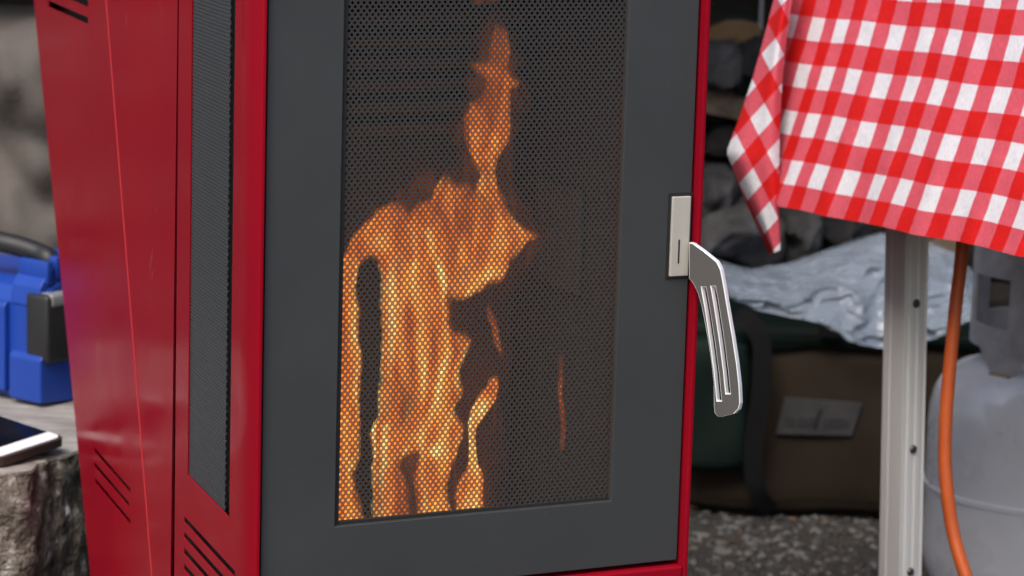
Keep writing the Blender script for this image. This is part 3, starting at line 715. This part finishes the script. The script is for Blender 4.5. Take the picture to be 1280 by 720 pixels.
# ================================================================== duffel bag
BY = 4.22
bx0 = aty(858, 520, BY).x; bx1 = aty(1232, 520, BY).x; bzt = aty(1000, 425, BY).z
bag = empty('duffel_bag', ((bx0 + bx1) / 2, BY + .14, 0), 'brown canvas bag with dark green lid and grey badge on the gravel', 'bag')
def rbox(x0, x1, y0, y1, z0, z1, bev, seg, sub, wr, fr, seed, bulge=0.):
    bm = bmesh.new(); boxf(bm, Vector((0, 0, 0)), Vector((1, 0, 0)), Vector((0, 1, 0)), Vector((0, 0, 1)), x0, x1, y0, y1, z0, z1, bev, seg)
    bmesh.ops.subdivide_edges(bm, edges=bm.edges[:], cuts=sub, use_grid_fill=True)
    bm.normal_update(); cx, cy, cz = (x0 + x1) / 2, (y0 + y1) / 2, (z0 + z1) / 2
    for v in bm.verts:
        q = v.co.copy(); nn = v.normal.copy()
        b = bulge * (1 - ((q.x - cx) / (x1 - x0) * 2) ** 2) * (1 - ((q.z - cz) / (z1 - z0) * 2) ** 2)
        v.co += nn * (b + wr * (noise.noise(q * fr + Vector((seed, 0, 0))) + .5 * noise.noise(q * fr * 2.3 + Vector((0, seed, 0)))))
        if v.co.z < z0 + .001: v.co.z = z0
    return bm
mkbm('bag_body', rbox(bx0, bx1, BY, BY + .28, .002, bzt, .035, 3, 9, .008, 11, 1, .018), M_canvas, bag, True)
mkbm('bag_lid', rbox(bx0 - .01, bx1 + .012, BY - .016, BY + .29, bzt - .012, bzt + .026, .014, 2, 9, .010, 12, 5), M_green, bag, True)
# end pocket of dark green nylon on the left and black strap
xe = aty(935, 520, BY - .03).x
mkbm('side_pocket', rbox(bx0 - .012, xe, BY - .045, BY + .05, aty(900, 590, BY - .04).z, bzt + .002, .018, 3, 6, .006, 15, 8), M_green, bag, True)
sp = [aty(918, 392, BY - .06), aty(938, 402, BY - .065), aty(952, 430, BY - .066), aty(952, 480, BY - .064), aty(945, 530, BY - .06), aty(941, 580, BY - .056), aty(948, 618, BY - .05), aty(964, 640, BY - .03)]
sp = smoothpath(sp, 6); bm = bmesh.new(); vr = []
for i, p in enumerate(sp):
    t = (sp[min(i + 1, len(sp) - 1)] - sp[max(i - 1, 0)]).normalized(); s = t.cross(Vector((0, 1, 0))).normalized() * .014
    vr.append([bm.verts.new(p + s), bm.verts.new(p - s), bm.verts.new(p - s + Vector((0, .004, 0))), bm.verts.new(p + s + Vector((0, .004, 0)))])
for A, B in zip(vr, vr[1:]):
    for k in range(4): bm.faces.new([A[k], A[(k + 1) % 4], B[(k + 1) % 4], B[k]])
bm.faces.new(vr[0]); bm.faces.new(vr[-1][::-1]); mkbm('strap', bm, M_strap, bag)
bp = aty(1038, 412, BY - .03); bm = bmesh.new(); boxf(bm, bp, Vector((1, 0, -.05)), Vector((0, 1, 0)), Z, -.016, .016, -.004, .008, -.014, .012, .003, 2); mkbm('buckle', bm, M_strap, bag)
bcs = [aty(x, y, BY - .026) for x, y in ((970, 543), (1065, 545), (1078, 505), (981, 498))]
bm = bmesh.new(); vs = [bm.verts.new(p + Vector((0, dy, 0))) for dy in (.002, .02) for p in bcs]
for q in ((0, 1, 2, 3), (7, 6, 5, 4), (0, 4, 5, 1), (1, 5, 6, 2), (2, 6, 7, 3), (3, 7, 4, 0)): bm.faces.new([vs[i] for i in q])
badge = mkbm('badge', bm, M_badge, bag)
bm = bmesh.new()
def bq(x0, y0, x1, y1, sk=0):
    ps = [aty(x, y, BY - .0245) for x, y in ((x0, y1), (x1, y1), (x1 + sk, y0), (x0 + sk, y0))]; bm.faces.new([bm.verts.new(p) for p in ps])
x = 982
for wd, full in ((6, 1), (5, 0), (6, 1), (6, 0), (6, 1)):       # worn lettering, too faint to read
    bq(x, 523, x + 2, 534, 1)
    if full: bq(x + 2.2, 523, x + wd - 1, 525.4, 1)
    bq(x + 2.2, 531.6, x + wd - 1, 534, 1)
    if wd > 5: bq(x + wd - .8, 523, x + wd + .8, 534, 1)
    x += wd + 2.2
bq(1015, 512, 1021, 538, 8)
x = 1030
for wd, full in ((6, 0), (6, 1), (5, 1), (6, 0)):
    bq(x, 524, x + 2, 535, 1); bq(x + 2.2, 532.6, x + wd - 1, 535, 1)
    if full: bq(x + 2.2, 524, x + wd - 1, 526.4, 1)
    bq(x + wd - .8, 524, x + wd + .8, 535, 1); x += wd + 2.4
mkbm('lettering', bm, M_ink, badge)

# plastic sheet lying on the bag
def plastic():
    m = bpy.data.materials.new('clear_blue_plastic'); m.use_nodes = True; t = m.node_tree; b = t.nodes['Principled BSDF']
    b.inputs['Base Color'].default_value = (.41, .49, .61, 1); b.inputs['Roughness'].default_value = .18; b.inputs['Alpha'].default_value = .44; b.inputs['Specular IOR Level'].default_value = .8
    n = t.nodes.new('ShaderNodeTexNoise'); n.inputs['Scale'].default_value = 9; n.inputs['Detail'].default_value = 3; n.inputs['Distortion'].default_value = 2.0
    bp_ = t.nodes.new('ShaderNodeBump'); bp_.inputs['Strength'].default_value = .4; bp_.inputs['Distance'].default_value = .02
    tcn = t.nodes.new('ShaderNodeTexCoord'); t.links.new(tcn.outputs['Object'], n.inputs['Vector']); t.links.new(n.outputs[0], bp_.inputs['Height']); t.links.new(bp_.outputs[0], b.inputs['Normal'])
    top = [(862, 312), (890, 326), (940, 336), (985, 331), (1040, 310), (1100, 290), (1150, 296), (1200, 318), (1222, 345)]
    bot = [(862, 352), (900, 366), (940, 384), (985, 397), (1020, 402), (1060, 425), (1100, 432), (1160, 424), (1216, 398)]
    def lerp(L, s):
        x = s * (len(L) - 1); i = min(int(x), len(L) - 2); f = x - i; f = f * f * (3 - 2 * f) if False else f
        return L[i][0] + (L[i + 1][0] - L[i][0]) * f, L[i][1] + (L[i + 1][1] - L[i][1]) * f
    V = []; Fc = []; nu, nv = 150, 84
    for j in range(nv + 1):
        v = j / nv
        for i in range(nu + 1):
            u = i / nu; a, c = lerp(top, u), lerp(bot, u)
            if v <= .62:      # hanging front and upper slope
                f = v / .62; px = c[0] + (a[0] - c[0]) * f; py = c[1] + (a[1] - c[1]) * f; p = aty(px, py, BY - .055 + .17 * f ** 1.6)
            else:             # falls away behind, onto the bag
                f = (v - .62) / .38; q = aty(a[0], a[1], BY - .055 + .17); p = q + Vector((0, .17 * f, -(q.z - bzt - .03) * f * f))
            h = Vector((u * 4.5 + v, v * 3.5 - u * 1.5, 2)); r_ = (1 - abs(noise.noise(h)) * 2) ** 2
            p += Vector((0, -.022 * r_, .010 * noise.noise(h * 1.3))) + Vector((0, -.010 * (1 - abs(noise.noise(h * 2.7)) * 2) ** 3, 0)) + Vector((0, -.007 * (1 - abs(noise.noise(h * 1.2 + Vector((3, 1, 0)))) * 2) ** 8 - .0018 * (1 - abs(noise.noise(h * 3.4)) * 2) ** 5, 0))
            V.append(p)
    for j in range(nv):
        for i in range(nu): k = j * (nu + 1) + i; Fc.append((k, k + 1, k + nu + 2, k + nu + 1))
    o = mk('plastic_sheet', V, Fc, m, None, True, loc=((bx0 + bx1) / 2, BY + .1, bzt + .02))
    tag(o, 'crumpled pale blue clear plastic sheet lying on top of the canvas bag', 'plastic sheet')
plastic()

# ================================================================== firewood and stones
def lump(name, c, r, m, seed, label, cat, group=None, rough=.16, sub=3, tilt=0):
    bm = bmesh.new(); bmesh.ops.create_icosphere(bm, subdivisions=sub + 1, radius=1)
    rf = random.Random(seed); facets = [(Vector((rf.gauss(0, 1), rf.gauss(0, 1), rf.gauss(0, 1))).normalized(), rf.uniform(.62, .85)) for _ in range(9)]
    for v in bm.verts:
        q = v.co.copy(); k = 1 + rough * 2 * noise.noise(q * 1.3 + Vector((seed * 3.1, 0, 0))) + rough * .7 * noise.noise(q * 3.4 + Vector((0, seed, 0)))
        for d_, o_ in facets:
            e_ = q.dot(d_) - o_
            if e_ > 0: q = q - d_ * e_
        x = Vector((q.x * r[0], q.y * r[1], q.z * r[2])) * (k * 1.15)
        x = Matrix.Rotation(tilt, 3, 'Y') @ x
        v.co = Vector(c) + x
    o = mkbm(name, bm, m, None, True, loc=c)
    return tag(o, label, cat, group)
def split_log(c, w, h, L, m_end, seed, label, group, rot=0.):
    """split firewood, end grain toward the camera: bark and end are parts"""
    rnd = random.Random(seed); n = 11; prof = []
    a0 = rnd.uniform(0, 6)
    for i in range(n):
        a = 2 * pi * i / n; k = rnd.uniform(.86, 1.08)
        x, z = cos(a) * w / 2 * k, sin(a) * h / 2 * k
        if z < -h * .22: z = -h * .22 - (rnd.random()) * .004     # split flat below
        prof.append((x * cos(rot) - z * sin(rot), x * sin(rot) + z * cos(rot)))
    t = empty('firewood', (c[0], c[1], c[2]), label, 'firewood', group)
    bm = bmesh.new(); V0 = [bm.verts.new((c[0] + x, c[1] + .0, c[2] + z)) for x, z in prof]; V1 = [bm.verts.new((c[0] + x * .95 + .01, c[1] + L, c[2] + z * .95)) for x, z in prof]
    for i in range(n): bm.faces.new([V0[i], V0[(i + 1) % n], V1[(i + 1) % n], V1[i]])
    bm.faces.new(V1); mkbm('bark', bm, M_logbark, t, False)
    bm = bmesh.new(); V = [bm.verts.new((c[0] + x * .985, c[1] - .003 + rnd.uniform(-.004, .004), c[2] + z * .985)) for x, z in prof]; cc = bm.verts.new((c[0], c[1] - .010, c[2]))
    for i in range(n): bm.faces.new([V[i], V[(i + 1) % n], cc])
    mkbm('cut_end', bm, m_end, t, False)
M_logbark = mat_mottle('log_bark', [(.008, .006, .005), (.02, .016, .013), (.04, .035, .03)], 18)
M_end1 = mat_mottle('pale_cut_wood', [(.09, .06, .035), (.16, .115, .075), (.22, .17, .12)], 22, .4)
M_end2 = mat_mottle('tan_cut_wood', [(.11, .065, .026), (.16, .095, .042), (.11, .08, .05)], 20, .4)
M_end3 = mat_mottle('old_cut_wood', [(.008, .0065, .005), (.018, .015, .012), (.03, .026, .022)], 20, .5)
M_rock = mat_mottle('grey_rock', [(.020, .0195, .02), (.042, .041, .043), (.08, .078, .082)], 14, .6)
M_rockd = mat_mottle('dark_rock', [(.009, .0085, .0085), (.017, .016, .017), (.03, .029, .03)], 13, .6)
WY = 4.60
def wp(px, py, y=WY): return aty(px, py, y)
sc_ = F / WY / .985
split_log(wp(915, 46), 78 / sc_, 46 / sc_, .32, M_end2, 11, 'tan split firewood at the top of the stack beside the stove', 'stacked firewood', .15)
split_log(wp(898, 128), 90 / sc_, 66 / sc_, .32, M_end1, 12, 'pale brown split firewood in the stack, halfway down beside the checked cloth', 'stacked firewood', -.2)
split_log(wp(1176, 316), 70 / sc_, 46 / sc_, .3, M_end1, 13, 'tan firewood end peeping out between table leg and orange hose', 'stacked firewood')
lump('rock', wp(896, 82, WY - .03), (.040, .07, .042), M_rock, 3, 'small grey stone just under the topmost tan firewood', 'stone', 'stones in the woodpile')
lump('rock', wp(937, 84, WY), (.045, .08, .045), M_rockd, 4, 'dark stone right of the small grey stone, beside the cloth edge', 'stone', 'stones in the woodpile')
lump('rock', wp(893, 243, WY - .08), (.040, .07, .052), M_rock, 5, 'grey stone above the biggest stone, next to the stove edge', 'stone', 'stones in the woodpile', tilt=.3)
lump('rock', wp(928, 292, WY - .12), (.078, .10, .052), M_rock, 6, 'biggest grey stone, lying above the plastic sheet below the cloth corner', 'stone', 'stones in the woodpile')
lump('rock', wp(1003, 288, WY - .05), (.040, .07, .05), M_rock, 7, 'grey stone just right of the hanging cloth corner', 'stone', 'stones in the woodpile')
lump('rock', wp(1050, 296, WY), (.045, .07, .045), M_rockd, 8, 'dark stone under the cloth hem, above the plastic sheet', 'stone', 'stones in the woodpile')
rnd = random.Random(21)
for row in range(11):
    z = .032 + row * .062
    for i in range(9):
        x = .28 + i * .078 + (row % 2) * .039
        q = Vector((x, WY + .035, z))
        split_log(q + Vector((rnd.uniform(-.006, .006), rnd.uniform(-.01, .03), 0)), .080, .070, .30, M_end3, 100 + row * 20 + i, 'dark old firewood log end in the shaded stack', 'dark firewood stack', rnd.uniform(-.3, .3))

# ================================================================== stump, tool, phone, tarp at the left
ZS = .335
rim = [atz(x, y, ZS) for x, y in ((-60, 597), (0, 592), (50, 580), (80, 570), (100, 561))]
out = [(p.x, p.y) for p in rim]
out = [(-1.02, 3.12), (-.90, 3.0), (-.80, out[0][1] + .03)] + out[1:] + [(-.476, 3.20), (-.462, 3.30), (-.47, 3.42), (-.50, 3.54), (-.58, 3.66), (-.70, 3.72), (-.84, 3.71), (-.97, 3.62), (-1.05, 3.48), (-1.08, 3.30)]
poly = smoothpath([Vector((x, y, 0)) for x, y in out + [out[0]]], 8)[:-1]
cs = Vector((-.77, 3.35, 0))
stump = empty('tree_stump', cs, 'old weathered grey tree stump with rough bark beside the stove', 'stump')
def rimr(p): return .009 * noise.noise(Vector((p.x * 14, p.y * 14, 1))) + .007 * noise.noise(Vector((p.x * 45, p.y * 45, 2))) + .004 * noise.noise(Vector((p.x * 110, p.y * 110, 3)))
V = []; Fc = []; m = len(poly); nz = 44
for j in range(nz + 1):
    z = ZS * (1 - j / nz)
    for i, p in enumerate(poly):
        d = (p - cs); q = Vector((p.x * 10, p.y * 10, z * 8)); k = 1 + .010 * sin(j / nz * 3) - .0
        r = .012 * noise.noise(q) + .010 * noise.noise(q * 3.1) + .006 * noise.noise(q * 7)
        fz = max(0, 1 - j / 5); r = r * (1 - fz) + rimr(p) * fz
        u = d.normalized(); pp = p + u * r; V.append((pp.x, pp.y, z))
for j in range(nz):
    for i in range(m): Fc.append((j * m + i, (j + 1) * m + i, (j + 1) * m + (i + 1) % m, j * m + (i + 1) % m))
mk('bark', V, Fc, M_bark, stump, True)
V = []; Fc = []; nr = 24
for j in range(nr + 1):
    f = 1 - j / nr * .999
    for i in range(m):
        p = poly[i] + (poly[i] - cs).normalized() * (rimr(poly[i]) + .0015); p = cs + (p - cs) * f; q = Vector((p.x * 5, p.y * 22, 0)); z = ZS + (.0015 * noise.noise(q) + .002 * noise.noise(Vector((p.x * 12, p.y * 12, 3)))) * (1 if j else .2) - (.003 if j == 0 else 0) + .0008
        V.append((p.x, p.y, z))
for j in range(nr):
    for i in range(m): Fc.append((j * m + i, j * m + (i + 1) % m, (j + 1) * m + (i + 1) % m, (j + 1) * m + i))
mk('cut_top', V, Fc, M_top, stump, True)

# phone
PN = Vector((0, -sin(radians(6.5)), cos(radians(6.5)))); PQ = atz(6, 577, ZS + .0125)     # one edge of the phone is propped up a little
a = onplane(83, 545, PQ, PN); lx = (onplane(0, 517, PQ, PN) - a).normalized(); sx = PN.cross(lx); sx = sx if sx.y < 0 else -sx
PW = max(.075, min((onplane(6, 577, PQ, PN) - a).dot(sx), .105)); PL = PW * 1.98
phone = empty('smartphone', a + lx * PL / 2 + sx * PW / 2 - PN * .010, 'smartphone with dark screen and white end band lying on the stump', 'phone')
bm = bmesh.new(); c = a - PN * .0112
def rr(w, h, r, n=6, x0=0., y0=0.):
    P = []
    for cx, cy, s in ((w - r, r, -pi / 2), (w - r, h - r, 0), (r, h - r, pi / 2), (r, r, pi)):
        for k in range(n + 1): P.append((x0 + cx + r * cos(s + k * pi / 2 / n), y0 + cy + r * sin(s + k * pi / 2 / n)))
    return P
extr(bm, [rr(PL, PW, .012)], lambda u, v, h: c + lx * u + sx * v + PN * (h + .0098), .0098); case = mkbm('phone_case', bm, M_case, phone)
bv = case.modifiers.new('bevel', 'BEVEL'); bv.width = .002; bv.segments = 3; bv.limit_method = 'ANGLE'
bm = bmesh.new(); extr(bm, [rr(PL - .005, PW - .005, .010, x0=.0025, y0=.0025)], lambda u, v, h: c + lx * u + sx * v + PN * (h + .0107), .002); mkbm('silver_frame', bm, M_silver, phone)
bm = bmesh.new(); extr(bm, [rr(PL - .008, PW - .008, .009, x0=.004, y0=.004)], lambda u, v, h: c + lx * u + sx * v + PN * (h + .0112), .001); face = mkbm('white_face', bm, M_white, phone)
bm = bmesh.new(); extr(bm, [rrect(.026, .0055, PL - .021, PW - .006)], lambda u, v, h: c + lx * u + sx * v + PN * (h + .0116), .0006); mkbm('screen', bm, M_glass, phone)

# blue case
tcr = atz(53, 511, ZS); tcr.z = ZS + .0
RX = Vector((.62, .785, 0)); LXv = Vector((-.785, .62, 0))
def TB(r, l, z): return tcr + RX * r + LXv * l + Z * (z * 1.13)
tool = empty('power_pack', TB(.06, .09, 0), 'blue plastic power pack with black carry handle on the stump', 'power pack')
def tbox(name, r0, r1, l0, l1, z0, z1, m, bev=.004, par=tool, seg=3):
    bm = bmesh.new(); boxf(bm, tcr, RX, LXv, Z, r0, r1, l0, l1, z0 * 1.13, z1 * 1.13, bev, seg); return mkbm(name, bm, m, par, True)
def tprism(name, prof, l0, l1, m, par=tool, bev=.0025):
    bm = bmesh.new(); extr(bm, [prof], lambda u, v, h: TB(u, l0 - h, v), l1 - l0); o = mkbm(name, bm, m, par, False)
    bv = o.modifiers.new('bevel', 'BEVEL'); bv.width = bev; bv.segments = 3; bv.limit_method = 'ANGLE'; bv.angle_limit = radians(25); return o
hT = tcr.copy(); zt_ = lambda px, py: onplane(px, py, tcr, N1).z - ZS
tprism('case_body', [(.006, .004), (.135, .004), (.14, .012), (.14, .118), (.128, .135), (.03, .135), (.012, .128), (.002, .112), (.002, .012)], .004, .22, M_blue)
# front facets: lower corner bulge, chamfered shoulder
tprism('corner_bulge', [(-.006, .006), (.07, .002), (.075, .052), (.0, .060), (-.006, .054)], -.003, .055, M_blue)
tprism('front_panel', [(-.007, .012), (.01, .012), (.01, .108), (-.003, .112), (-.007, .106)], .062, .20, M_blue)
tprism('shoulder', [(.0, .110), (.085, .118), (.085, .150), (.06, .157), (.02, .150), (.004, .133)], .008, .060, M_blue)
for k in range(3): tbox('grip_rib', .012 + k * .015, .021 + k * .015, .004, .056, .135 + k * .006, .160 + k * .0045, M_blue, .002, seg=2)
tbox('corner_guard', -.002, .105, -.011, .030, .050, .126, M_rub, .006)
tbox('guard_cap', .004, .1, -.0125, .012, .112, .127, M_greyp, .004)
hp2 = [aty(66, 333, 3.41), aty(61, 323, 3.41), aty(50, 317, 3.42), aty(28, 309, 3.43), aty(0, 302, 3.44), aty(-40, 293, 3.46), aty(-85, 288, 3.49), aty(-110, 294, 3.51), aty(-118, 330, 3.52)]
bm = bmesh.new(); tube(bm, smoothpath(hp2, 6), .0128, 12); mkbm('carry_handle', bm, M_rub, tool, True)

# canvas tarp draped over the far stack
def tarp():
    V = []; Fc = []; nu, nv = 90, 80; x0, x1 = -1.6, -.30
    zt0 = aty(20, 62, 3.86).z
    for j in range(nv + 1):
        t = j / nv
        for i in range(nu + 1):
            s = i / nu; x = x0 + (x1 - x0) * s
            zt = zt0 + .02 * sin(x * 9) + .015 * noise.noise(Vector((x * 6, 0, 0)))
            if t < .3: f = t / .3; y = 4.5 - .62 * f; z = zt + .02 - .0 * f
            else: f = (t - .3) / .7; y = 3.88 - .03 * f ** .5 - .05 * f; z = (zt + .02) * (1 - f) + .004
            h = Vector((x * 7, z * 5, y)); r = abs(noise.noise(h)) ; r2 = abs(noise.noise(h * 2.3 + Vector((4, 0, 1))))
            diag = sin((x * 1.2 + z * 1.0) * 26 + 3 * noise.noise(h * .7))
            am = 1 if t > .3 else .4
            V.append((x + .01 * r2, y - am * (.10 * r + .05 * r2 + .016 * diag) + .05, max(.004, z + (.012 * r if t <= .3 else 0))))
    for j in range(nv):
        for i in range(nu): k = j * (nu + 1) + i; Fc.append((k, k + 1, k + nu + 2, k + nu + 1))
    o = mk('canvas_tarp', V, Fc, M_tarp, None, True, loc=(-.95, 4.1, 0))
    tag(o, 'wrinkled grey brown canvas tarp draped behind the blue power pack', 'tarp')
tarp()
